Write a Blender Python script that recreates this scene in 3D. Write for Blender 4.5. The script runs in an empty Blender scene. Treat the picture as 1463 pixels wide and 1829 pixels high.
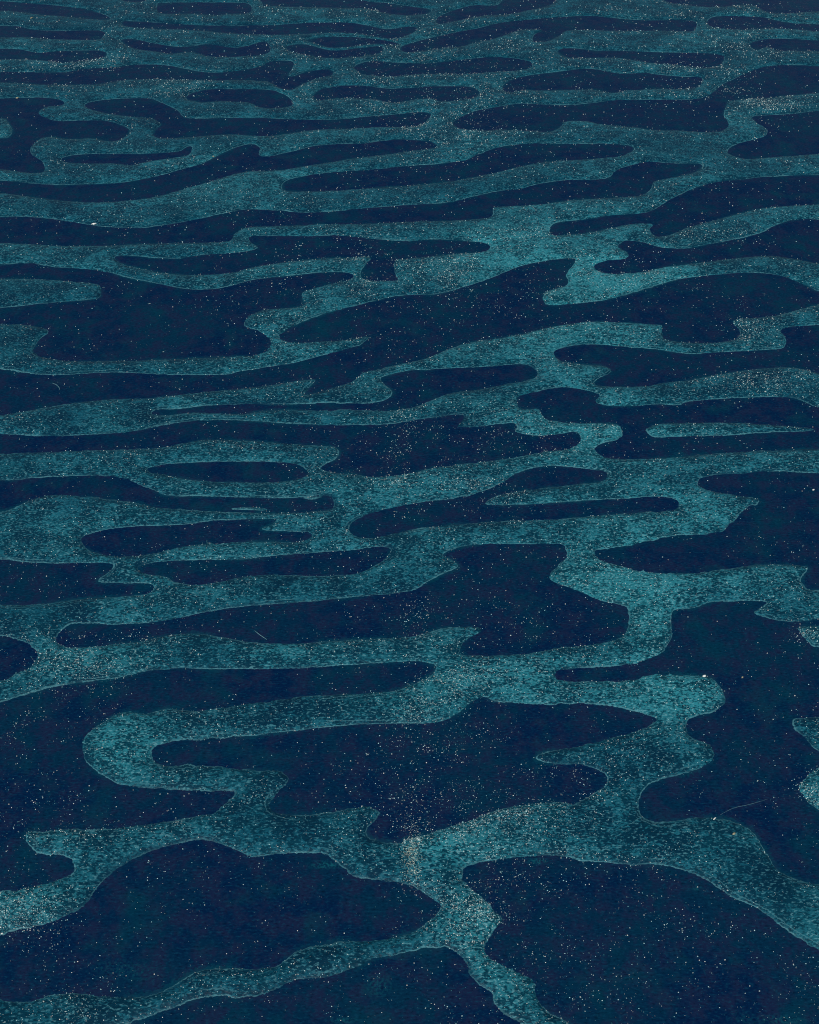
import bpy, math, random
import numpy as np

# ------------------------------------------------------------------ camera, sky, sun, exposure
S = bpy.context.scene
COL = S.collection
W, H = 1463.0, 1829.0
F = 2000.0                      # focal length in photo pixels
CAM_H = 1.5
PITCH = math.atan(1881.0 / F)   # below the horizon
cam_d = bpy.data.cameras.new('camera')
cam = bpy.data.objects.new('camera', cam_d)
COL.objects.link(cam)
cam_d.sensor_fit = 'VERTICAL'
cam_d.sensor_height = 24.0
cam_d.lens = 24.0 * F / H
cam_d.clip_start = 0.01
cam_d.clip_end = 3000.0
cam.location = (0, 0, CAM_H)
cam.rotation_euler = (math.pi / 2 - PITCH, 0, 0)
S.camera = cam

SUN_EL = math.radians(52.0)
SUN_AZ = math.radians(-155.0)   # from +Y (straight ahead) towards +X
wd = bpy.data.worlds.new('World')
S.world = wd
wd.use_nodes = True
nt = wd.node_tree
bg = nt.nodes['Background']
sky = nt.nodes.new('ShaderNodeTexSky')
sky.sky_type = 'NISHITA'
sky.sun_disc = False
sky.sun_elevation = SUN_EL
sky.sun_rotation = SUN_AZ
nt.links.new(sky.outputs[0], bg.inputs[0])
bg.inputs[1].default_value = 0.06
sd_ = bpy.data.lights.new('sun', 'SUN')
sd_.energy = 3.0
sd_.angle = math.radians(0.5)
sd_.color = (1.0, 0.96, 0.90)
sun = bpy.data.objects.new('sun', sd_)
COL.objects.link(sun)
sun.location = (0, 4, 6)
from mathutils import Vector
sun.rotation_euler = Vector((math.sin(SUN_AZ) * math.cos(SUN_EL), math.cos(SUN_AZ) * math.cos(SUN_EL), math.sin(SUN_EL))).to_track_quat('Z', 'Y').to_euler()
S.view_settings.view_transform = 'Standard'
S.view_settings.look = 'None'
S.view_settings.gamma = 1.0
S.view_settings.exposure = 0.0
S.render.engine = 'CYCLES'
S.cycles.filter_width = 1.1
S.cycles.use_denoising = False      # it smears the fine grains

CP, SP = math.cos(PITCH), math.sin(PITCH)

def ground(u, v):
    """photo position -> metres on the flat (water level)"""
    a = (np.asarray(u, float) - W / 2) / F
    b = (H / 2 - np.asarray(v, float)) / F
    dz = -SP + b * CP
    dy = CP + b * SP
    t = -CAM_H / dz
    return a * t, dy * t

# ------------------------------------------------------------------ the plan of the pools, surveyed
POOLS = '''
-80,0 0,2 68,7 137,14 181,24 197,32 190,36 160,34 120,30 80,27 40,22 0,19 -80,14
-80,46 0,46 34,47 55,53 113,55 164,54 186,57 184,65 171,71 103,70 51,67 0,67 -80,65
-80,87 0,87 34,88 68,94 113,91 171,90 190,94 188,101 171,106 137,110 113,113 85,109 51,106 0,106 -80,104
-80,127 0,128 68,129 113,129 154,123 205,120 246,115 290,116 318,120 359,128 403,129 461,120 480,111 500,108 524,110 523,120 516,132 521,136 548,128 583,124 595,128 591,135 562,142 542,150 521,160 500,157 478,146 427,143 376,144 325,143 290,142 239,142 205,146 171,151 120,152 51,150 0,147 -80,145
214,73 232,69 260,74 290,80 325,84 345,82 376,79 410,85 441,82 468,74 479,77 482,92 461,99 427,101 400,102 369,100 342,93 308,96 280,92 239,86
218,38 246,38 290,41 342,44 410,46 500,44 548,41 617,40 650,44 690,52 725,48 745,50 735,60 705,69 670,66 640,60 600,58 560,60 500,62 420,60 350,54 290,52 240,49 220,45
548,72 580,66 620,66 660,68 695,73 718,80 690,80 665,79 620,84 590,85 570,80
515,82 548,79 592,90 640,86 680,82 685,91 665,98 620,103 582,103 548,99 517,91
470,-25 470,9 480,11 548,13 617,14 658,16 692,24 726,27 760,25 770,17 736,12 690,5 650,1 600,-20
281,8 290,5 360,4 430,5 446,8 450,16 442,24 410,25 385,28 350,25 300,25 283,21
219,-10 222,2 258,2 262,-10
-80,176 0,176 51,174 85,175 109,179 115,185 106,189 82,191 70,202 82,210 103,216 154,215 191,216 219,224 232,232 226,243 205,252 185,251 161,247 130,249 85,245 68,251 56,262 56,275 75,288 80,302 70,309 35,307 0,302 -80,298
154,185 178,179 222,176 267,176 294,186 318,198 332,210 376,211 444,210 500,212 548,214 617,212 668,207 719,203 753,200 770,205 760,219 740,226 685,227 617,230 565,232 521,238 480,243 444,242 410,240 376,242 342,245 290,247 273,241 279,229 287,222 273,212 239,209 205,205 171,198 154,191
335,171 349,164 376,159 427,159 478,160 497,164 516,174 523,185 514,191 478,193 458,190 444,183 393,181 359,183 335,178
110,284 125,278 164,275 256,275 290,273 321,270 335,262 343,263 337,277 308,282 280,286 253,291 232,295 205,292 154,292 120,290
-80,320 0,322 75,329 150,329 210,327 270,317 320,304 360,292 400,272 425,262 450,257 465,265 462,277 480,279 520,271 560,261 610,257 644,257 680,252 720,249 764,252 781,259 774,265 740,269 699,275 650,281 600,288 550,296 500,304 440,307 410,314 370,326 325,339 280,351 240,357 190,361 140,361 90,356 40,350 0,345 -80,343
779,38 782,31 795,24 822,15 849,9 880,10 895,4 910,-20 1000,-20 990,4 975,12 940,19 907,26 856,29 822,36 788,43
719,82 747,73 788,63 822,56 856,50 890,41 925,37 980,32 1031,29 1066,29 1107,33 1155,36 1236,37 1243,51 1230,56 1168,55 1100,55 1018,54 1001,63 980,73 955,75 952,66 958,60 970,54 945,52 925,55 890,67 856,75 822,83 771,89 730,93 716,89
1185,-20 1189,2 1209,7 1254,12 1288,12 1332,9 1356,14 1373,23 1407,24 1463,20 1540,17 1540,-20
1265,35 1281,29 1322,29 1366,31 1390,37 1424,42 1463,43 1540,44 1540,58 1463,56 1424,53 1373,51 1322,53 1281,50 1265,44
1340,77 1366,70 1407,69 1463,72 1540,73 1540,93 1463,92 1424,91 1387,90 1370,84 1352,90 1342,85
997,91 1018,86 1066,90 1117,91 1168,93 1223,94 1271,96 1293,101 1288,116 1271,121 1243,121 1209,116 1168,113 1134,108 1100,103 1048,104 1014,103
634,118 661,109 702,111 753,113 788,111 829,106 873,102 917,104 948,111 948,121 924,126 873,129 822,133 781,132 736,133 702,137 668,135 644,131
562,167 579,158 617,153 651,153 692,158 736,157 774,154 839,155 856,164 849,173 822,179 788,181 770,176 740,178 705,184 671,178 634,176 600,176 572,180 559,176
897,154 914,142 941,135 980,130 1004,127 1042,123 1066,124 1110,132 1148,130 1175,133 1216,137 1250,138 1254,147 1243,157 1209,159 1168,159 1117,162 1093,166 1055,160 1014,161 963,162 941,161 907,165
1540,117 1463,118 1424,116 1373,118 1339,128 1305,144 1288,152 1271,167 1243,177 1168,178 1100,179 1048,185 1007,188 963,186 924,185 890,191 849,198 822,210 810,220 822,229 856,233 907,232 941,234 980,236 1001,227 1011,217 1045,216 1076,222 1134,228 1168,233 1212,233 1257,236 1288,234 1300,226 1300,217 1293,205 1300,186 1322,178 1373,175 1424,170 1463,166 1540,160
1540,195 1463,198 1424,202 1390,205 1349,207 1343,211 1353,220 1370,232 1366,243 1339,251 1315,258 1300,268 1304,276 1332,284 1366,282 1407,279 1463,275 1540,270
731,296 781,293 831,286 856,275 896,262 956,256 1031,257 1101,257 1131,262 1126,272 1101,280 1041,285 981,289 941,295 896,306 831,320 781,327 731,332 675,335 625,339 550,342 508,340 508,325 540,315 600,307 675,302
-80,385 0,387 50,387 100,392 150,400 200,406 250,407 300,401 360,390 400,381 440,374 500,376 540,380 600,377 650,372 731,366 796,362 841,352 896,340 931,337 956,330 1006,322 1081,319 1101,304 1131,294 1161,289 1206,292 1246,292 1254,300 1231,311 1191,319 1168,325 1161,340 1141,350 1101,353 1031,357 956,366 896,369 881,373 881,385 856,391 781,395 731,396 650,400 575,401 490,404 440,407 420,417 410,430 350,434 250,436 190,439 100,439 50,436 0,434 -80,432
1540,310 1463,312 1406,314 1356,317 1306,322 1261,329 1231,340 1196,357 1156,379 1101,384 1041,392 996,397 983,407 988,420 1031,419 1081,410 1121,401 1164,400 1161,410 1171,422 1196,420 1231,406 1271,395 1321,382 1381,370 1463,365 1540,362
1540,395 1463,392 1421,392 1386,402 1356,417 1306,429 1251,439 1221,444 1181,442 1156,435 1131,430 1111,432 1104,442 1121,452 1116,462 1081,466 1061,475 1071,485 1101,489 1156,485 1181,479 1231,472 1281,465 1331,460 1376,457 1416,462 1463,471 1540,485
205,459 225,456 280,461 320,462 350,456 425,451 460,443 448,432 450,422 490,421 550,422 600,420 650,425 731,431 771,427 831,430 866,434 876,442 861,450 806,455 761,459 731,462 706,466 706,490 710,500 675,502 648,498 645,485 655,470 663,462 650,459 625,461 575,462 500,470 450,478 410,488 350,491 300,489 250,480 215,470
-80,470 0,472 50,470 100,477 160,481 195,487 225,495 275,505 325,515 370,517 410,511 450,500 500,494 550,489 600,485 630,490 625,500 590,508 545,520 540,530 542,545 520,550 475,553 445,565 437,582 460,590 480,605 482,620 465,632 425,637 350,640 275,643 200,645 125,645 75,637 60,625 70,607 85,595 80,587 40,580 0,580 -80,582 -80,552 0,550 75,542 140,537 175,532 180,522 178,510 150,505 75,499 0,498 -80,497
500,597 525,582 560,567 600,555 650,542 700,530 731,527 781,525 831,512 881,495 931,475 981,465 1021,461 1028,467 1011,490 1014,500 1011,510 976,522 970,535 981,545 1031,542 1091,534 1156,515 1206,500 1266,492 1331,487 1381,490 1421,502 1451,515 1463,520 1540,530 1540,538 1463,545 1431,552 1381,565 1311,572 1321,590 1316,605 1281,612 1231,612 1191,607 1183,595 1183,582 1171,580 1081,575 1031,577 981,585 941,595 891,605 846,611 806,622 761,640 731,647 675,660 650,665 640,675 625,683 590,695 545,705 560,684 562,678 540,679 500,686 425,695 350,702 275,711 210,713 140,719 65,731 0,742 -80,748 -80,655 0,659 60,668 100,670 200,665 300,669 400,669 425,664 475,656 525,648 575,635 640,617 657,604 650,602 600,608 540,613 510,610 500,602
280,732 325,730 375,724 450,722 525,722 590,720 650,721 690,714 700,700 685,685 680,675 700,668 731,662 771,660 821,657 881,654 931,650 956,660 959,672 941,680 901,687 856,696 806,702 771,715 731,730 675,734 625,732 575,734 525,732 475,734 425,740 350,737 300,742 272,740
-80,774 0,775 75,779 150,777 225,772 280,762 325,754 390,750 450,752 525,757 600,759 690,758 731,752 761,747 796,742 826,741 826,750 818,762 856,762 891,757 916,756 923,762 922,772 946,777 991,776 1026,772 1038,782 1031,795 1011,802 971,807 921,817 871,824 821,830 771,837 731,846 675,852 625,847 595,844 572,837 580,830 602,817 600,800 550,795 475,790 375,785 340,790 300,797 260,802 150,805 50,809 0,810 -80,811
264,836 300,829 375,825 450,824 520,827 545,837 550,847 525,857 475,862 400,861 340,857 290,848 268,843
-80,860 0,859 50,855 125,850 190,850 220,854 260,870 300,885 350,886 425,888 500,890 550,887 585,885 595,895 590,910 540,915 475,917 400,914 325,910 280,906 235,897 175,890 100,884 60,892 25,907 0,915 -80,930
150,957 200,944 250,940 325,937 375,931 425,928 490,927 485,937 470,946 525,949 555,952 552,962 525,969 475,968 425,969 360,972 310,980 270,990 215,994 170,988 148,972
625,950 628,935 650,922 690,910 731,901 771,895 841,885 881,870 921,847 956,835 991,832 1041,837 1081,842 1084,850 1076,860 1031,865 956,874 906,882 881,889 866,898 876,902 906,902 956,900 1031,895 1106,891 1181,887 1206,892 1213,902 1201,912 1156,915 1081,920 1031,925 956,929 881,932 781,940 731,946 690,957 645,961
924,717 928,707 956,700 981,695 1011,692 1041,696 1071,705 1063,717 1081,724 1131,725 1171,722 1211,723 1231,717 1306,711 1381,709 1421,712 1446,722 1463,727 1540,740 1540,800 1463,802 1406,804 1356,806 1281,810 1206,817 1156,820 1106,820 1076,815 1063,802 1076,792 1101,786 1112,775 1104,760 1081,757 1031,756 1001,754 971,747 963,732 931,731
988,630 1006,621 1051,615 1111,619 1181,625 1231,632 1306,628 1381,624 1400,620 1404,605 1395,592 1405,585 1463,580 1540,575 1540,680 1463,667 1421,657 1356,659 1281,670 1231,679 1181,685 1146,690 1081,690 1061,685 1071,675 1091,665 1081,654 1041,651 1001,644
1246,862 1256,852 1291,847 1321,846 1371,842 1463,845 1540,850 1540,1058 1463,1055 1441,1052 1431,1035 1443,1017 1431,1010 1356,1009 1306,1015 1256,1022 1191,1025 1141,1020 1106,1010 1071,1000 1064,987 1071,982 1106,977 1156,967 1206,957 1281,952 1306,935 1331,910 1356,892 1281,880 1251,870
248,1013 280,1004 350,1000 425,999 500,992 575,986 635,982 675,976 697,982 685,1000 660,1015 625,1027 560,1029 490,1027 440,1030 390,1040 350,1045 315,1040 295,1030 260,1024
-80,995 0,999 50,1004 100,1006 165,1005 200,1007 197,1020 175,1039 225,1042 265,1042 275,1050 265,1060 225,1065 150,1070 75,1079 25,1081 0,1080 -80,1078
-80,1125 0,1135 30,1142 55,1152 67,1170 55,1190 25,1207 0,1215 -80,1225
102,1140 130,1114 200,1115 250,1114 310,1106 375,1092 450,1082 550,1075 625,1067 731,1056 761,1040 791,1025 818,1012 806,1000 791,992 811,980 861,972 931,972 996,971 1011,980 1011,995 996,1010 981,1027 991,1040 1031,1055 1071,1072 1116,1082 1123,1100 1121,1127 1101,1142 1056,1152 1006,1155 956,1165 906,1170 831,1170 821,1162 831,1145 861,1125 831,1120 796,1122 761,1132 731,1138 650,1142 575,1147 500,1150 440,1146 390,1137 350,1132 300,1135 250,1147 200,1152 150,1156 115,1155
-80,1275 0,1255 50,1240 100,1226 165,1217 225,1207 265,1199 310,1194 375,1195 450,1195 525,1194 575,1191 650,1186 731,1181 761,1182 778,1190 771,1205 751,1217 731,1225 700,1235 625,1240 550,1244 500,1250 425,1260 350,1270 300,1266 260,1275 225,1271 190,1287 150,1317 150,1350 165,1372 195,1391 225,1403 285,1409 350,1413 412,1413 415,1421 395,1441 385,1451 325,1463 250,1474 175,1481 60,1486 48,1496 60,1516 80,1526 120,1530 134,1544 130,1559 110,1571 60,1584 0,1593 -80,1600
275,1335 300,1326 350,1321 425,1316 500,1309 575,1299 650,1294 731,1292 761,1292 791,1287 821,1272 838,1257 851,1250 866,1245 881,1252 916,1256 981,1259 1031,1256 1081,1259 1131,1270 1171,1282 1166,1292 1141,1305 1091,1319 1031,1334 981,1342 958,1350 966,1360 1006,1365 1041,1366 1071,1377 1084,1388 1081,1404 1056,1421 1026,1436 1001,1434 931,1438 881,1449 831,1469 781,1484 731,1500 710,1505 675,1503 658,1494 655,1481 675,1459 677,1449 650,1441 600,1449 550,1456 500,1454 483,1444 488,1424 514,1396 507,1380 500,1376 440,1376 390,1369 340,1367 295,1366 273,1355
994,1200 1011,1195 1081,1192 1131,1185 1166,1175 1186,1160 1201,1135 1199,1100 1206,1090 1241,1085 1271,1075 1306,1074 1363,1074 1366,1082 1348,1095 1376,1105 1416,1111 1463,1105 1540,1098 1540,1590 1463,1581 1421,1571 1386,1551 1366,1519 1341,1484 1306,1466 1251,1459 1206,1466 1171,1468 1146,1456 1141,1434 1151,1409 1166,1397 1206,1385 1256,1370 1276,1350 1266,1330 1236,1317 1226,1300 1231,1285 1271,1272 1296,1257 1291,1235 1271,1212 1231,1206 1161,1207 1121,1217 1056,1217 1001,1215
-80,1690 0,1672 20,1664 75,1651 120,1634 150,1619 175,1584 210,1551 250,1529 300,1511 350,1501 385,1504 425,1519 450,1530 500,1525 575,1524 600,1539 635,1566 675,1571 731,1583 761,1599 783,1614 786,1624 761,1649 731,1666 675,1679 600,1684 540,1696 515,1711 495,1724 460,1731 390,1729 350,1736 320,1754 280,1774 250,1781 200,1781 150,1776 100,1776 50,1789 0,1786 -80,1784
200,1870 235,1826 250,1821 310,1801 350,1786 390,1779 440,1781 480,1771 525,1751 590,1744 630,1729 675,1711 731,1699 761,1693 796,1694 821,1706 836,1729 846,1751 876,1774 886,1794 906,1814 931,1829 955,1870
826,1559 841,1546 896,1534 956,1529 1006,1530 1056,1539 1121,1544 1171,1544 1221,1554 1256,1569 1306,1601 1356,1624 1396,1654 1431,1679 1463,1699 1540,1740 1540,1870 1060,1870 1016,1829 976,1804 958,1779 951,1751 921,1734 881,1714 863,1694 876,1671 896,1644 881,1624 851,1594 828,1576
'''
BANKS = '''
-80,212 0,212 12,216 22,232 18,243 0,247 -80,247
1156,765 1181,757 1256,755 1331,756 1381,760 1446,765 1446,769 1381,772 1306,777 1231,779 1171,781 1156,772
1426,1122 1440,1119 1463,1118 1540,1118 1540,1165 1463,1157 1446,1150 1434,1135
1416,1287 1431,1283 1463,1280 1540,1275 1540,1360 1463,1340 1441,1322 1421,1305
1427,1405 1440,1388 1463,1370 1540,1340 1540,1480 1463,1447 1436,1422
410,909 450,906 481,911 450,911
541,889 576,886 560,892
'''

def parse(t):
    return [np.array([[float(c) for c in p.split(',')] for p in ln.split()]) for ln in t.strip().splitlines()]

def smooth(P, k=4):
    a, b, c, d = np.roll(P, 1, 0), P, np.roll(P, -1, 0), np.roll(P, -2, 0)
    out = []
    for i in range(k):
        t = i / k
        out.append(0.5 * ((2 * b) + (c - a) * t + (2 * a - 5 * b + 4 * c - d) * t * t + (3 * b - a - 3 * c + d) * t ** 3))
    return np.stack(out, 1).reshape(-1, 2)

pools = [smooth(p) for p in parse(POOLS)]
banks = [smooth(p) for p in parse(BANKS)]

# ------------------------------------------------------------------ value noise (numpy)
def hash2(ix, iy, seed):
    n = (ix.astype(np.int64) * 374761393 + iy.astype(np.int64) * 668265263 + seed * 1442695041) & 0xffffffff
    n = ((n ^ (n >> 13)) * 1274126177) & 0xffffffff
    return ((n ^ (n >> 16)) & 0xffff) / 65535.0

def vnoise(x, y, seed=0):
    ix, iy = np.floor(x), np.floor(y)
    fx, fy = x - ix, y - iy
    fx = fx * fx * (3 - 2 * fx); fy = fy * fy * (3 - 2 * fy)
    ix = ix.astype(np.int64); iy = iy.astype(np.int64)
    a, b = hash2(ix, iy, seed), hash2(ix + 1, iy, seed)
    c, d = hash2(ix, iy + 1, seed), hash2(ix + 1, iy + 1, seed)
    return (a + (b - a) * fx) * (1 - fy) + (c + (d - c) * fx) * fy

def fnoise(x, y, seed=0, oct=4):
    s, a, r = 0.0, 0.5, 0.0
    for o in range(oct):
        s = s + a * vnoise(x * 2 ** o, y * 2 ** o, seed + o); r += a; a *= 0.5
    return s / r * 2 - 1

# ------------------------------------------------------------------ the tessellation of the flat: fine where near, coarse far out
def axis(lo, hi, step, lo_far, hi_far, g):
    mid = np.arange(lo, hi + step, step)
    a = []; s = step * 1.5; x = lo
    while x - s > lo_far:
        x -= s; a.append(x); s *= g
    b = []; s = step * 1.5; x = mid[-1]
    while x + s < hi_far:
        x += s; b.append(x); s *= g
    return np.concatenate([np.array(a[::-1]), mid, np.array(b)])

STEP = 1.7
uu = axis(-78, 1540, STEP, -2600, 4000, 1.07)
vv = axis(-18, 1868, STEP, -950, 2750, 1.03)
NU, NV = len(uu), len(vv)
U, V = np.meshgrid(uu, vv)
X, Y = ground(U, V)

inside = np.zeros(U.shape, bool)
def fill(P, val):
    x, y = P[:, 0], P[:, 1]
    x2, y2 = np.roll(x, -1), np.roll(y, -1)
    j0, j1 = np.searchsorted(vv, [y.min(), y.max()])
    for j in range(j0, j1):
        v = vv[j] + 1e-4
        c = ((y <= v) & (y2 > v)) | ((y2 <= v) & (y > v))
        xs = np.sort(x[c] + (v - y[c]) / (y2[c] - y[c]) * (x2[c] - x[c]))
        for k in range(0, len(xs) - 1, 2):
            i0, i1 = np.searchsorted(uu, [xs[k], xs[k + 1]])
            inside[j, i0:i1] = val
for p in pools: fill(p, True)
for p in banks: fill(p, False)

R = 0.055
D2 = np.full(U.shape, R * R)
for P in pools + banks:
    Q = np.roll(P, -1, 0)
    ax, ay = ground(P[:, 0], P[:, 1]); bx, by = ground(Q[:, 0], Q[:, 1])
    for k in range(len(P)):
        m = 0.5 * (P[k] + Q[k])
        # the margin of the survey is no shore
        if m[0] < -76 or m[0] > 1536 or m[1] < -16 or m[1] > 1866:
            continue
        yy = 0.5 * (ay[k] + by[k]); sl = math.hypot(yy, CAM_H)
        ru = R * F / sl * 1.25 + 3; rv = R * F * CAM_H / sl ** 2 * 1.25 + 3
        i0, i1 = np.searchsorted(uu, [min(P[k, 0], Q[k, 0]) - ru, max(P[k, 0], Q[k, 0]) + ru])
        j0, j1 = np.searchsorted(vv, [min(P[k, 1], Q[k, 1]) - rv, max(P[k, 1], Q[k, 1]) + rv])
        if i1 <= i0 or j1 <= j0: continue
        px, py = X[j0:j1, i0:i1] - ax[k], Y[j0:j1, i0:i1] - ay[k]
        ex, ey = bx[k] - ax[k], by[k] - ay[k]
        t = np.clip((px * ex + py * ey) / (ex * ex + ey * ey + 1e-12), 0, 1)
        d = (px - t * ex) ** 2 + (py - t * ey) ** 2
        D2[j0:j1, i0:i1] = np.minimum(D2[j0:j1, i0:i1], d)
SDF = np.sqrt(D2) * np.where(inside, -1.0, 1.0)       # > 0 on the sand banks

# outside the surveyed field the ripples simply go on
wx = fnoise(X * 0.9, Y * 1.6, 11, 3); wy = fnoise(X * 2.3 + 5, Y * 3.0, 23, 3)
band = np.sin(2 * math.pi * (Y + 0.03 * X + 0.26 * wx + 0.09 * wy) / 0.19)
wild = (band - 0.05 + 1.3 * fnoise(X * 3.2, Y * 8.0, 31, 3)) * 0.022
k = np.maximum.reduce([(-6 - U) / 68, (U - 1469) / 66, (-3 - V) / 14, (V - 1833) / 32, np.zeros_like(U)])
SDF = np.where(k > 0, np.clip(SDF, -0.024, 0.024), SDF)
k = np.clip(k, 0, 1); k = k * k * (3 - 2 * k)
SDF = SDF * (1 - k) + wild * k
# grain-scale raggedness of the shore
RAG = 0.8 + 2.0 * np.clip(fnoise(X * 7, Y * 9, 71, 2) + 0.15, 0, 1)
SDF = SDF + RAG * 0.0020 * fnoise(X * 60, Y * 75, 41, 4) + 0.0014 * fnoise(X * 420, Y * 420, 47, 2)

def gauss(spots):
    g = np.zeros(U.shape)
    for (cu, cv, ru, rv, a) in spots:
        g += a * np.exp(-((U - cu) / ru) ** 2 - ((V - cv) / rv) ** 2)
    return g

HEI = np.where(SDF > 0, 0.0052 * (1 - np.exp(-SDF / 0.012)), np.maximum(SDF * 0.5, -0.02))
HEI = HEI + np.where(SDF > 0.004, 0.0007 * fnoise(X * 35, Y * 45, 53, 3) * np.clip((SDF - 0.004) / 0.01, 0, 1), 0)

# how pale or dark the wet banks are, set spot by spot
paleness = gauss([
    (1040, 500, 170, 90, .45), (930, 420, 160, 60, .25), (1180, 500, 120, 40, .25), (1000, 620, 160, 60, .4),
    (1080, 790, 140, 60, .5), (900, 740, 90, 40, .2), (1180, 930, 200, 70, .35), (1060, 1040, 130, 60, .4),
    (1160, 1110, 60, 90, .4), (1270, 1030, 160, 40, .25), (1200, 1245, 120, 50, .6), (950, 1210, 200, 50, .3),
    (800, 1150, 80, 60, .2), (850, 1510, 150, 40, .3), (760, 1520, 60, 50, .3), (850, 1650, 80, 70, .4),
    (900, 1780, 70, 70, .3), (200, 1180, 150, 40, .25), (60, 1620, 90, 40, .35), (210, 1330, 70, 60, .35),
    (400, 870, 160, 50, .2), (120, 940, 110, 60, .2), (120, 740, 160, 40, .15), (420, 330, 220, 50, .15),
    (600, 570, 160, 60, .1), (700, 890, 120, 50, .15), (1230, 210, 160, 60, .1), (1350, 700, 120, 40, .0),
    (1400, 1600, 120, 60, -.1), (150, 600, 160, 60, -.15), (60, 1110, 120, 40, -.15), (500, 1790, 400, 60, -.05),
    (100, 20, 300, 60, -.1), (560, 1490, 160, 50, -.05)])
paleness = paleness - 0.10 * np.clip((430 - V) / 430, 0, 1)
paleness = paleness + gauss([(140, 900, 60, 30, -.3), (115, 745, 50, 25, -.3), (1085, 1375, 80, 30, -.4), (500, 1490, 120, 40, -.25),
                       (360, 1180, 60, 20, -.25), (100, 1100, 80, 30, -.25), (250, 880, 50, 20, -.2), (330, 1090, 60, 18, -.25),
                       (1350, 1560, 90, 60, -.15), (820, 1180, 40, 30, -.2), (930, 870, 60, 14, -.2), (60, 600, 90, 30, -.25),
                       (850, 330, 160, 16, -.3), (300, 470, 120, 14, -.2), (1215, 860, 50, 16, -.25), (240, 740, 50, 20, -.2)])
paleness = paleness + 0.26 * fnoise(X * 5, Y * 8, 61, 4)
silt = gauss([(585, 1545, 32, 7, .9), (675, 1760, 34, 28, .5), (612, 1822, 30, 8, .6), (960, 1538, 18, 6, .8),
              (1245, 1586, 12, 6, .6), (1400, 1822, 50, 12, .55), (1325, 1820, 25, 25, .3), (250, 1740, 90, 30, .28),
              (200, 1725, 60, 20, .2), (1215, 811, 14, 9, .5), (830, 1590, 50, 40, .18), (1030, 1600, 70, 60, .18),
              (440, 1810, 20, 10, .3), (540, 700, 12, 30, .45), (60, 1560, 60, 30, .1), (1110, 1760, 60, 60, .12)])
silt = silt + 0.0

def grid_mesh(name, Z, attrs, mask=None):
    me = bpy.data.meshes.new(name)
    co = np.stack([X, Y, Z], -1).reshape(-1, 3).astype(np.float32)
    j, i = np.meshgrid(np.arange(NV - 1), np.arange(NU - 1), indexing='ij')
    if mask is not None:
        keep = mask.ravel()
        j = j.ravel()[keep]; i = i.ravel()[keep]
    a = (j * NU + i).ravel()
    q = np.stack([a + NU, a + NU + 1, a + 1, a], -1).astype(np.int32)
    me.vertices.add(len(co)); me.vertices.foreach_set('co', co.ravel())
    me.loops.add(q.size); me.loops.foreach_set('vertex_index', q.ravel())
    me.polygons.add(len(q)); me.polygons.foreach_set('loop_start', np.arange(0, q.size, 4, dtype=np.int32))
    me.update(calc_edges=True)
    me.polygons.foreach_set('use_smooth', np.ones(len(q), bool))
    for k_, arr in attrs.items():
        at = me.attributes.new(k_, 'FLOAT', 'POINT')
        at.data.foreach_set('value', arr.ravel().astype(np.float32))
    me.validate()
    o = bpy.data.objects.new(name, me)
    COL.objects.link(o)
    return o

# ------------------------------------------------------------------ materials
class N:
    """small node-graph helper"""
    def __init__(s, name):
        s.m = bpy.data.materials.new(name); s.m.use_nodes = True
        s.t = s.m.node_tree; s.b = s.t.nodes['Principled BSDF']
    def node(s, kind, **kw):
        n = s.t.nodes.new(kind)
        for k_, v_ in kw.items(): setattr(n, k_, v_)
        return n
    def link(s, a, b): s.t.links.new(a, b)
    def setv(s, sock, v_):
        if hasattr(v_, 'is_linked') or isinstance(v_, bpy.types.NodeSocket): s.link(v_, sock)
        else: sock.default_value = v_
    def geo(s):
        return s.node('ShaderNodeNewGeometry').outputs['Position']
    def noise(s, scale, detail=3, rough=0.5, vec=None, dim='3D', sc=(1, 1, 1), dist=0.0):
        n = s.node('ShaderNodeTexNoise'); n.noise_dimensions = dim
        n.inputs['Scale'].default_value = scale; n.inputs['Detail'].default_value = detail
        n.inputs['Roughness'].default_value = rough; n.inputs['Distortion'].default_value = dist
        mp = s.node('ShaderNodeMapping'); mp.inputs['Scale'].default_value = sc
        s.link(vec or s.geo(), mp.inputs[0]); s.link(mp.outputs[0], n.inputs['Vector'])
        return n.outputs[0]
    def math(s, op, a, b=0.0, c=0.0, clamp=False):
        n = s.node('ShaderNodeMath', operation=op, use_clamp=clamp)
        s.setv(n.inputs[0], a); s.setv(n.inputs[1], b)
        if op in ('MULTIPLY_ADD', 'SMOOTH_MIN'): s.setv(n.inputs[2], c)
        return n.outputs[0]
    def ramp(s, v_, lo, hi, a=0.0, b=1.0, kind='SMOOTHSTEP'):
        n = s.node('ShaderNodeMapRange', interpolation_type=kind)
        s.setv(n.inputs[0], v_); s.setv(n.inputs[1], lo); s.setv(n.inputs[2], hi)
        s.setv(n.inputs[3], a); s.setv(n.inputs[4], b)
        return n.outputs[0]
    def mix(s, f, a, b):
        n = s.node('ShaderNodeMix', data_type='RGBA')
        s.setv(n.inputs[0], f)
        for sock, c in ((n.inputs[6], a), (n.inputs[7], b)):
            if isinstance(c, tuple): sock.default_value = (*c, 1)
            else: s.link(c, sock)
        return n.outputs[2]
    def attr(s, name):
        return s.node('ShaderNodeAttribute', attribute_name=name).outputs['Fac']
    def bump(s, h, strength, dist, prev=None):
        n = s.node('ShaderNodeBump'); n.inputs['Strength'].default_value = strength
        n.inputs['Distance'].default_value = dist
        s.link(h, n.inputs['Height'])
        if prev: s.link(prev, n.inputs['Normal'])
        return n.outputs[0]

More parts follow.
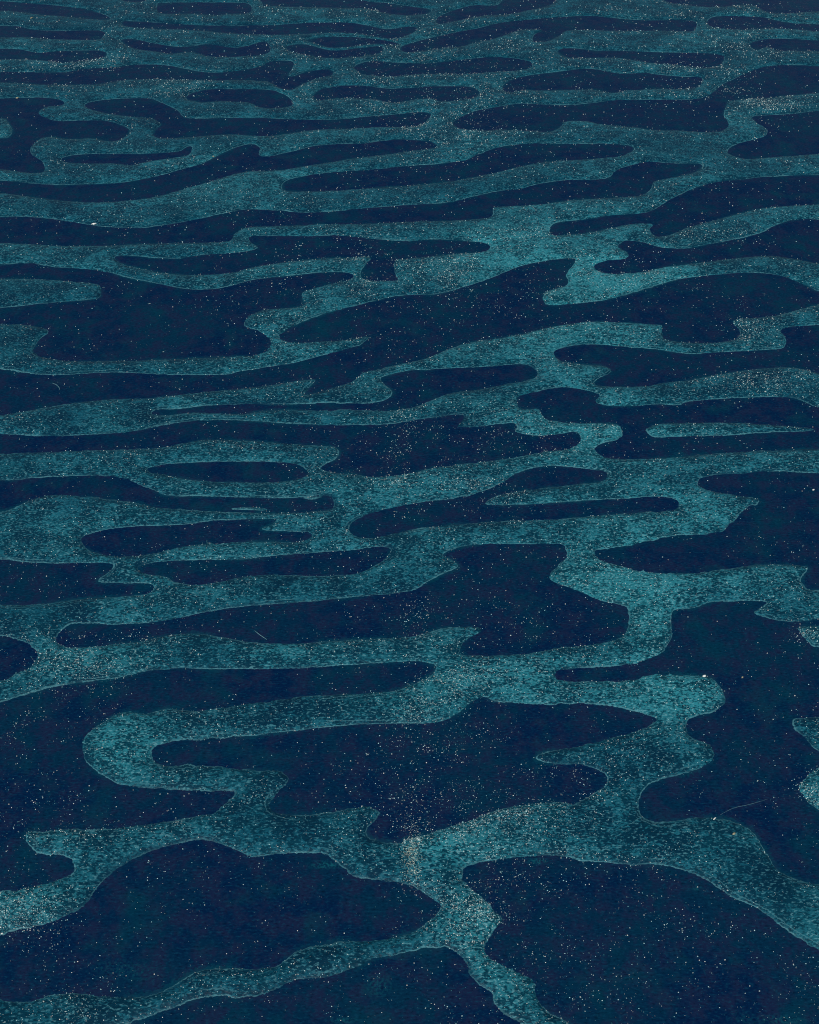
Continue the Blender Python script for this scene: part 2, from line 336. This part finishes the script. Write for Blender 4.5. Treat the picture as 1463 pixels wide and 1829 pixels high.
# wet teal sand with a lace of pale grains and a pale tide line
g = N('wet_sand')
shore, cr = g.attr('shore'), g.attr('paleness')
lace = g.noise(285, 1, 0.6, dist=1.1, sc=(0.50, 1, 1))
lace2 = g.noise(80, 2, 0.6, dist=0.5, sc=(0.6, 1, 1))
patch = g.noise(13, 4, 0.65)
soft = g.noise(4.5, 3, 0.55)
fine = g.noise(380, 1, 0.5, sc=(0.5, 1, 1))
lace3 = g.noise(30, 4, 0.75, dist=0.3, sc=(0.8, 1, 1))
mixl = g.math('MULTIPLY_ADD', lace2, 0.35, g.math('MULTIPLY', lace, 0.50))
mixl = g.math('MULTIPLY_ADD', lace3, 0.19, g.math('ADD', mixl, -0.020))
thr = g.math('MULTIPLY_ADD', patch, -0.36, g.math('MULTIPLY_ADD', cr, -0.075, 0.705))
flake = g.ramp(mixl, g.math('SUBTRACT', thr, 0.03), g.math('ADD', thr, 0.03))
base = g.mix(g.ramp(patch, .35, .65), (0.0012, 0.026, 0.054), (0.0018, 0.042, 0.070))
base = g.mix(g.ramp(cr, -0.2, 0.7), base, (0.0025, 0.059, 0.086))
pale = g.mix(g.ramp(cr, -0.25, 0.6), (0.007, 0.094, 0.140), (0.030, 0.245, 0.290))
col = g.mix(g.math('MULTIPLY', flake, g.ramp(soft, .3, .7, .6, 1)), base, pale)
col = g.mix(g.ramp(fine, 0.58, 0.70, 0, .75), col, g.mix(g.ramp(cr, -0.25, 0.6), (0.05, 0.19, 0.23), (0.16, 0.40, 0.43)))
col = g.mix(g.ramp(fine, 0.45, 0.34, 0, .65), col, (0.0015, 0.020, 0.038))
# stretches of the bank that are still sodden to the edge
sod = g.math('MULTIPLY', g.ramp(g.noise(4.2, 3, .6), .48, .62), g.ramp(g.math('MULTIPLY_ADD', lace3, 0.012, shore), 0.002, 0.020, 0.85, 0))
col = g.mix(sod, col, (0.0012, 0.026, 0.056))
linew = g.noise(28, 2, 0.5)
rag = g.math('MULTIPLY_ADD', g.noise(350, 2, .6), 0.0016, -0.0008)
sh = g.math('ADD', shore, rag)
line = g.ramp(sh, g.math('MULTIPLY', linew, 0.0026), g.math('MULTIPLY_ADD', g.ramp(g.noise(7, 2, .6), .45, .7), 0.0030, g.math('MULTIPLY_ADD', linew, 0.0022, 0.0004)), 1, 0)
line = g.math('MULTIPLY', line, g.ramp(g.noise(11, 3, 0.6), 0.36, 0.62, 0.0, 0.8))
line = g.math('MULTIPLY', line, g.ramp(g.noise(170, 2, 0.6), 0.34, 0.52, 0.25, 1.0))
col = g.mix(line, col, (0.070, 0.225, 0.260))
# a second, fainter line left by the last ebb, a little higher up
off = g.math('MULTIPLY_ADD', g.noise(9, 2, .5), 0.016, -0.001)
l2 = g.ramp(g.math('ABSOLUTE', g.math('SUBTRACT', sh, off)), 0.0003, 0.0010, 1, 0)
l2 = g.math('MULTIPLY', l2, g.ramp(g.noise(6, 2, 0.6), 0.52, 0.62, 0.0, 0.6))
col = g.mix(l2, col, (0.060, 0.200, 0.235))
g.link(col, g.b.inputs['Base Color'])
g.b.inputs['Roughness'].default_value = 0.42
g.b.inputs['Specular IOR Level'].default_value = 0.08
nb = g.bump(mixl, 0.6, 0.0012)
nb = g.bump(fine, 0.5, 0.0005, nb)
g.link(nb, g.b.inputs['Normal'])
M_SAND = g.m

# still, dark, murky pool water with a faint skin of ripples
g = N('pool_water')
big = g.noise(6, 3, 0.55)
blot = g.noise(30, 4, 0.7)
blot2 = g.noise(11, 4, 0.65)
fine = g.noise(330, 2, 0.7, sc=(0.45, 1, 1))
col = g.mix(g.ramp(big, 0.38, 0.62), (0.0010, 0.0140, 0.052), (0.0014, 0.0240, 0.056))
col = g.mix(g.ramp(blot, 0.42, 0.62, 0, .85), col, (0.0090, 0.0175, 0.053))
col = g.mix(g.ramp(blot2, 0.50, 0.70, 0, .6), col, (0.0010, 0.0380, 0.064))
col = g.mix(g.ramp(fine, 0.50, 0.72, 0, .6), col, (0.004, 0.050, 0.095))
col = g.mix(g.ramp(fine, 0.46, 0.28, 0, .6), col, (0.0006, 0.0060, 0.018))
lacy = g.ramp(g.noise(260, 3, 0.6), 0.42, 0.62)
si = g.attr('silt')
col = g.mix(g.math('MULTIPLY', g.ramp(si, 0.05, 0.9), g.math('MULTIPLY_ADD', lacy, 1.0, 0)), col, (0.006, 0.085, 0.115))
shal = g.math('MULTIPLY', g.ramp(g.noise(5.3, 3, .6), .50, .62), g.ramp(g.math('MULTIPLY_ADD', lacy, 0.005, g.attr('shore')), -0.006, -0.0003, 0, .45))
col = g.mix(shal, col, (0.003, 0.058, 0.086))
g.link(col, g.b.inputs['Base Color'])
g.b.inputs['Roughness'].default_value = 0.16
g.b.inputs['IOR'].default_value = 1.33
g.b.inputs['Specular IOR Level'].default_value = 0.05
w1 = g.noise(300, 2, 0.5, sc=(0.6, 1, 1))
w2 = g.noise(60, 2, 0.5, sc=(0.6, 1, 1))
nb = g.bump(w2, 0.25, 0.002)
nb = g.bump(w1, 0.5, 0.0008, nb)
g.link(nb, g.b.inputs['Normal'])
M_WATER = g.m

sand = grid_mesh('sand', HEI, {'shore': SDF, 'paleness': paleness})
sand.data.materials.append(M_SAND); sand['kind'] = 'structure'
water = grid_mesh('water', np.zeros_like(HEI), {'silt': silt, 'shore': SDF})
water.data.materials.append(M_WATER); water['kind'] = 'structure'

# ------------------------------------------------------------------ pale quartz and shell chips; their colour and clumping also paint sun glints
rng = np.random.default_rng(7)
def sample(A, px, py):
    """A at photo position (bilinear not needed)"""
    i = np.clip(np.searchsorted(uu, px), 0, NU - 1); j = np.clip(np.searchsorted(vv, py), 0, NV - 1)
    return A[j, i]

def to_photo(x, y, z=0.0):
    dy, dz = y, z - CAM_H
    fwd = dy * CP - dz * SP; up = dy * SP + dz * CP
    return W / 2 + F * x / fwd, H / 2 - F * up / fwd

def field(spots, u, v):
    d = np.zeros(u.shape)
    for (cu, cv, ru, rv, a) in spots:
        d += a * np.exp(-((u - cu) / ru) ** 2 - ((v - cv) / rv) ** 2)
    return d
GLIT = [  # denser spots; the narrow tall ones paint the sun-glint column
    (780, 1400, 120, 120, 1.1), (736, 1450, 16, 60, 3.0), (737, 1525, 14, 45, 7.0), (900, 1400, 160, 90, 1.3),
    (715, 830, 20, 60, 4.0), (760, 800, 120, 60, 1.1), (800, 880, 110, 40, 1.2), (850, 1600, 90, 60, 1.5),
    (1000, 1660, 220, 90, .7), (90, 1270, 110, 60, 1.3), (140, 1190, 100, 30, 1.8), (190, 1138, 70, 8, 4.0),
    (40, 1640, 70, 35, 2.2), (700, 470, 220, 60, 1.0), (850, 560, 240, 60, 1.0), (1000, 470, 240, 60, .8),
    (820, 220, 170, 70, 1.5), (720, 130, 220, 70, .9), (120, 120, 130, 14, 3.2), (50, 155, 60, 14, 2.4),
    (320, 160, 40, 20, 2.4), (1290, 160, 120, 60, 1.3), (1360, 190, 70, 14, 3.0), (1330, 600, 50, 30, 2.8),
    (1350, 680, 110, 25, 1.8), (770, 1210, 90, 60, 1.4), (880, 1080, 200, 100, .5), (1250, 430, 150, 80, .7),
    (1440, 1410, 18, 30, 4.0), (1440, 1135, 20, 20, 4.0), (950, 780, 120, 40, .8), (1180, 20, 80, 20, 1.6), (800, 60, 700, 60, .5), (1290, 120, 120, 60, 1.0),
    (700, 30, 90, 25, 1.2), (480, 560, 160, 70, .6), (60, 1420, 90, 80, .6), (400, 380, 120, 60, .5),
    (1350, 10, 60, 15, 1.2), (740, 1100, 30, 30, 2.0)]
def scatter(n, seed, spots=GLIT, ground_level=0.36, tries=9):
    r = np.random.default_rng(seed)
    # uniform in view density inside the field of interest, then rejection on clumps
    u = r.uniform(-150, W + 150, n * tries); v = r.uniform(-60, H + 60, n * tries)
    x, y = ground(u, v)
    cl = fnoise(x * 9, y * 12, seed + 3, 3); cl2 = fnoise(x * 40, y * 50, seed + 9, 2)
    p = np.clip(ground_level + field(spots, u, v), 0, 10) * np.clip(0.55 + 1.0 * cl + 0.8 * cl2, 0.04, 2.0)
    sd = sample(SDF, u, v)
    p = p * np.where(sd > 0, 2.6, 0.62)
    keep = r.uniform(0, 1, len(u)) < p / 10.0
    idx = np.nonzero(keep)[0][:n]
    return x[idx], y[idx], u[idx], v[idx], sd[idx], r

def chips(name, n, seed, mat, smin, smax, power, label, *where):
    x, y, u, v, sd, r = scatter(n, seed, *where)
    n = len(x)
    hz = np.maximum(sample(HEI, u, v), 0.0)
    sl = np.hypot(y, CAM_H)
    s = (smin + (smax - smin) * r.uniform(0, 1, n) ** power) * (0.40 + 0.36 * sl)
    # each grain: a squat irregular octahedron
    an = r.uniform(0, 2 * math.pi, n)
    ring = []
    for k_ in range(4):
        a = an + k_ * math.pi / 2 + r.uniform(-.35, .35, n)
        rr = s * r.uniform(.6, 1.25, n)
        ring.append(np.stack([x + rr * np.cos(a), y + rr * 0.8 * np.sin(a), hz + s * r.uniform(.25, .6, n)], -1))
    top = np.stack([x + s * r.uniform(-.2, .2, n), y + s * r.uniform(-.2, .2, n), hz + s * 1.15], -1)
    bot = np.stack([x, y, hz - s * .3], -1)
    co = np.stack(ring + [top, bot], 1).reshape(-1, 3).astype(np.float32)
    b = (np.arange(n) * 6)[:, None]
    tri = np.array([0, 1, 4, 1, 2, 4, 2, 3, 4, 3, 0, 4, 1, 0, 5, 2, 1, 5, 3, 2, 5, 0, 3, 5])
    q = (b + tri).astype(np.int32).ravel()
    me = bpy.data.meshes.new(name)
    me.vertices.add(len(co)); me.vertices.foreach_set('co', co.ravel())
    me.loops.add(q.size); me.loops.foreach_set('vertex_index', q)
    me.polygons.add(q.size // 3); me.polygons.foreach_set('loop_start', np.arange(0, q.size, 3, dtype=np.int32))
    me.update(calc_edges=True)
    at = me.attributes.new('tone', 'FLOAT', 'POINT')
    at.data.foreach_set('value', np.repeat(r.uniform(0, 1, n), 6).astype(np.float32))
    at = me.attributes.new('hue', 'FLOAT', 'POINT')
    at.data.foreach_set('value', np.repeat(r.uniform(0, 1, n), 6).astype(np.float32))
    o = bpy.data.objects.new(name, me); COL.objects.link(o)
    me.materials.append(mat)
    o['kind'] = 'stuff'; o['label'] = label; o['category'] = 'sand grains'
    return o

g = N('pale_grain_and_glint')
t = g.attr('tone'); h = g.attr('hue')
c = g.mix(g.ramp(h, 0.0, 1.0, kind='LINEAR'), (0.40, 0.80, 0.82), (0.97, 0.93, 0.82))
c = g.mix(g.ramp(t, 0.15, 0.75), (0.03, 0.17, 0.21), c)
g.link(c, g.b.inputs['Base Color'])
g.b.inputs['Roughness'].default_value = 0.35
M_GRAIN = g.m
chips('sand_grain_and_glint', 170000, 101, M_GRAIN, 0.00028, 0.00120, 2.6, 'pale sand grains and painted sun glints strewn over the dark pools and teal banks')

g = N('tan_glint')  # tan grains added along the glint column, the glint put into their colour
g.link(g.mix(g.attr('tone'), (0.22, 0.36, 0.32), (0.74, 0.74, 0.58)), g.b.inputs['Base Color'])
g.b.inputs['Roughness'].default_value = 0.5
chips('glint_grit', 5200, 202, g.m, 0.0003, 0.0010, 1.6, 'warm tan grains painting the sun glint in narrow streaks on the central bank and pool',
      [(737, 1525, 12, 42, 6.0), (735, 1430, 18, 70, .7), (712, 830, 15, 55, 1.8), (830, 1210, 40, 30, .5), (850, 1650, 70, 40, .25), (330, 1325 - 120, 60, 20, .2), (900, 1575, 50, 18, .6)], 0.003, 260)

# ------------------------------------------------------------------ things lying on the flat
def mat_plain(name, a, b, scale, rough=0.5):
    g = N(name)
    g.link(g.mix(g.ramp(g.noise(scale, 3, 0.6), 0.35, 0.65), a, b), g.b.inputs['Base Color'])
    g.b.inputs['Roughness'].default_value = rough
    g.link(g.bump(g.noise(scale * 2, 2), 0.4, 0.0004), g.b.inputs['Normal'])
    return g.m
M_SHELL = mat_plain('shell', (0.62, 0.66, 0.62), (0.85, 0.86, 0.80), 400, 0.3)
M_TAN = mat_plain('tan_shell', (0.20, 0.20, 0.12), (0.42, 0.38, 0.24), 500, 0.5)
M_FIBRE = mat_plain('dry_fibre', (0.06, 0.18, 0.22), (0.14, 0.30, 0.33), 300, 0.6)

def tag(o, label, cat, group=None):
    o['label'] = label; o['category'] = cat
    if group: o['group'] = group

def shell(u, v, size, rz, mat, label, aspect=0.65, group=None):
    """a broken, cupped and ribbed piece of shell"""
    x, y = ground(u, v)
    z = max(float(sample(HEI, np.array([u]), np.array([v]))[0]), 0.0)
    r = random.Random(int(u * 7 + v))
    nr, na = 5, 18
    vs, fs = [], []
    edge = [1 + r.uniform(-.22, .18) for _ in range(na)]
    for side in (1, 0):
        for i in range(nr + 1):
            for j in range(na):
                a = 2 * math.pi * j / na; q = i / nr * edge[j]
                rib = 0.03 * math.cos(a * 9) * i / nr
                px, py = q * math.cos(a), q * aspect * math.sin(a)
                pz = 0.42 * (1 - min(1, q) ** 2) + rib + (0.10 if side else 0.0)
                vs.append((px * size, py * size, pz * size))
    def idx(s_, i, j): return (0 if s_ else (nr + 1) * na) + i * na + j % na
    for i in range(nr):
        for j in range(na):
            fs.append((idx(1, i, j), idx(1, i + 1, j), idx(1, i + 1, j + 1), idx(1, i, j + 1)))
            fs.append((idx(0, i, j), idx(0, i, j + 1), idx(0, i + 1, j + 1), idx(0, i + 1, j)))
    for j in range(na):
        fs.append((idx(1, nr, j), idx(0, nr, j), idx(0, nr, j + 1), idx(1, nr, j + 1)))
    me = bpy.data.meshes.new('shell_fragment'); me.from_pydata(vs, [], fs); me.validate(); me.update()
    me.polygons.foreach_set('use_smooth', [True] * len(me.polygons))
    o = bpy.data.objects.new('shell_fragment', me); COL.objects.link(o)
    o.location = (float(x), float(y), z + 0.0003); o.rotation_euler = (0.15, -0.1, rz)
    me.materials.append(mat); tag(o, label, 'shell', group)
    return o

def fibre(pts, rad, label, lift=0.0010, group=None):
    """a thin bent strand of dry weed, lying on the flat"""
    P = np.array(pts, float)
    # dense centreline
    pp = np.vstack([2 * P[0] - P[1], P, 2 * P[-1] - P[-2]])
    line = []
    for s_ in range(len(P) - 1):
        a, b, c_, d = pp[s_], pp[s_ + 1], pp[s_ + 2], pp[s_ + 3]
        for q in range(8):
            t_ = q / 8
            line.append(0.5 * (2 * b + (c_ - a) * t_ + (2 * a - 5 * b + 4 * c_ - d) * t_ ** 2 + (3 * b - a - 3 * c_ + d) * t_ ** 3))
    line.append(P[-1]); line = np.array(line)
    gx, gy = ground(line[:, 0], line[:, 1])
    hz = np.maximum(sample(HEI, line[:, 0], line[:, 1]), 0) + lift
    ctr = np.stack([gx, gy, hz], -1); org = ctr[len(ctr) // 2].copy(); org[2] = 0
    ctr = ctr - org
    vs, fs = [], []; n = len(ctr)
    for i in range(n):
        tgt = ctr[min(i + 1, n - 1)] - ctr[max(i - 1, 0)]; tgt /= np.linalg.norm(tgt)
        sdv = np.cross(tgt, (0, 0, 1)); sdv /= np.linalg.norm(sdv); up = np.cross(sdv, tgt)
        rr = rad * (0.45 + 0.55 * math.sin(math.pi * (i + .6) / (n + .2)))
        for k_ in range(6):
            a = k_ * math.pi / 3
            vs.append(tuple(ctr[i] + rr * (math.cos(a) * sdv + math.sin(a) * up)))
    for i in range(n - 1):
        for k_ in range(6):
            fs.append((i * 6 + k_, i * 6 + (k_ + 1) % 6, i * 6 + 6 + (k_ + 1) % 6, i * 6 + 6 + k_))
    fs.append(tuple(range(5, -1, -1))); fs.append(tuple((n - 1) * 6 + k_ for k_ in range(6)))
    me = bpy.data.meshes.new('weed_strand'); me.from_pydata(vs, [], fs); me.update()
    me.polygons.foreach_set('use_smooth', [True] * len(me.polygons))
    o = bpy.data.objects.new('weed_strand', me); COL.objects.link(o); o.location = tuple(org)
    me.materials.append(M_FIBRE); tag(o, label, 'weed strand', group)
    return o

SG = 'broken bits of shell on the flat'
shell(1258, 1208, .0030, .3, M_SHELL, 'bright white shell chip on the rounded tip of the short wide sand bank at right', group=SG)
shell(1276, 1463, .0030, .7, M_SHELL, 'slim white shell sliver on the upper edge of the broad lower right bank', .35, group=SG)
shell(168, 401, .0070, .1, M_SHELL, 'long pale shell sliver on the far left tide line beside the long dark pool', .3, group=SG)
shell(381, 280, .0036, .2, M_TAN, 'tan shell crumb beside the hooked end of the upper left pool', group=SG)
shell(31, 175, .0048, .2, M_TAN, 'yellowish shell crumb at the left edge on the shore of the upper pool', group=SG)
shell(57, 35, .0060, 1.1, M_TAN, 'dull olive shell piece on the farthest bank at top left', .5, group=SG)
shell(1310, 1492, .0026, .4, M_TAN, 'brown shell crumb in the middle of the broad lower right bank', group=SG)
shell(1326, 1210, .0022, .8, M_TAN, 'brown shell crumb lying in the dark pool right of the short wide bank', group=SG)
shell(1453, 875, .0026, .5, M_SHELL, 'small pale shell chip in the dark pool at the right edge', group=SG)
shell(4, 1668, .0018, .2, M_SHELL, 'pale shell chip at the left edge where the lower left bank meets dark water', group=SG)
WG = 'thin weed strands on the dark water'
fibre([(1286, 1456), (1310, 1444), (1340, 1437), (1371, 1428)], .00022, 'long hair-thin weed strand slanting above the broad lower right bank', group=WG)
fibre([(455, 1127), (465, 1135), (477, 1143)], .0006, 'short stout pale strand in the pool above the left middle bank', group=WG)
fibre([(94, 685), (101, 688), (106, 693), (107, 697)], .0006, 'small hooked pale strand in the dark pool at left', group=WG)
fibre([(1254, 290), (1256, 297), (1254, 304)], .0011, 'tiny pale strand at the tip of the upper right forked pool', group=WG)
fibre([(648, 226), (651, 238), (647, 250)], .0007, 'faint bent strand crossing the far central bank', group=WG)
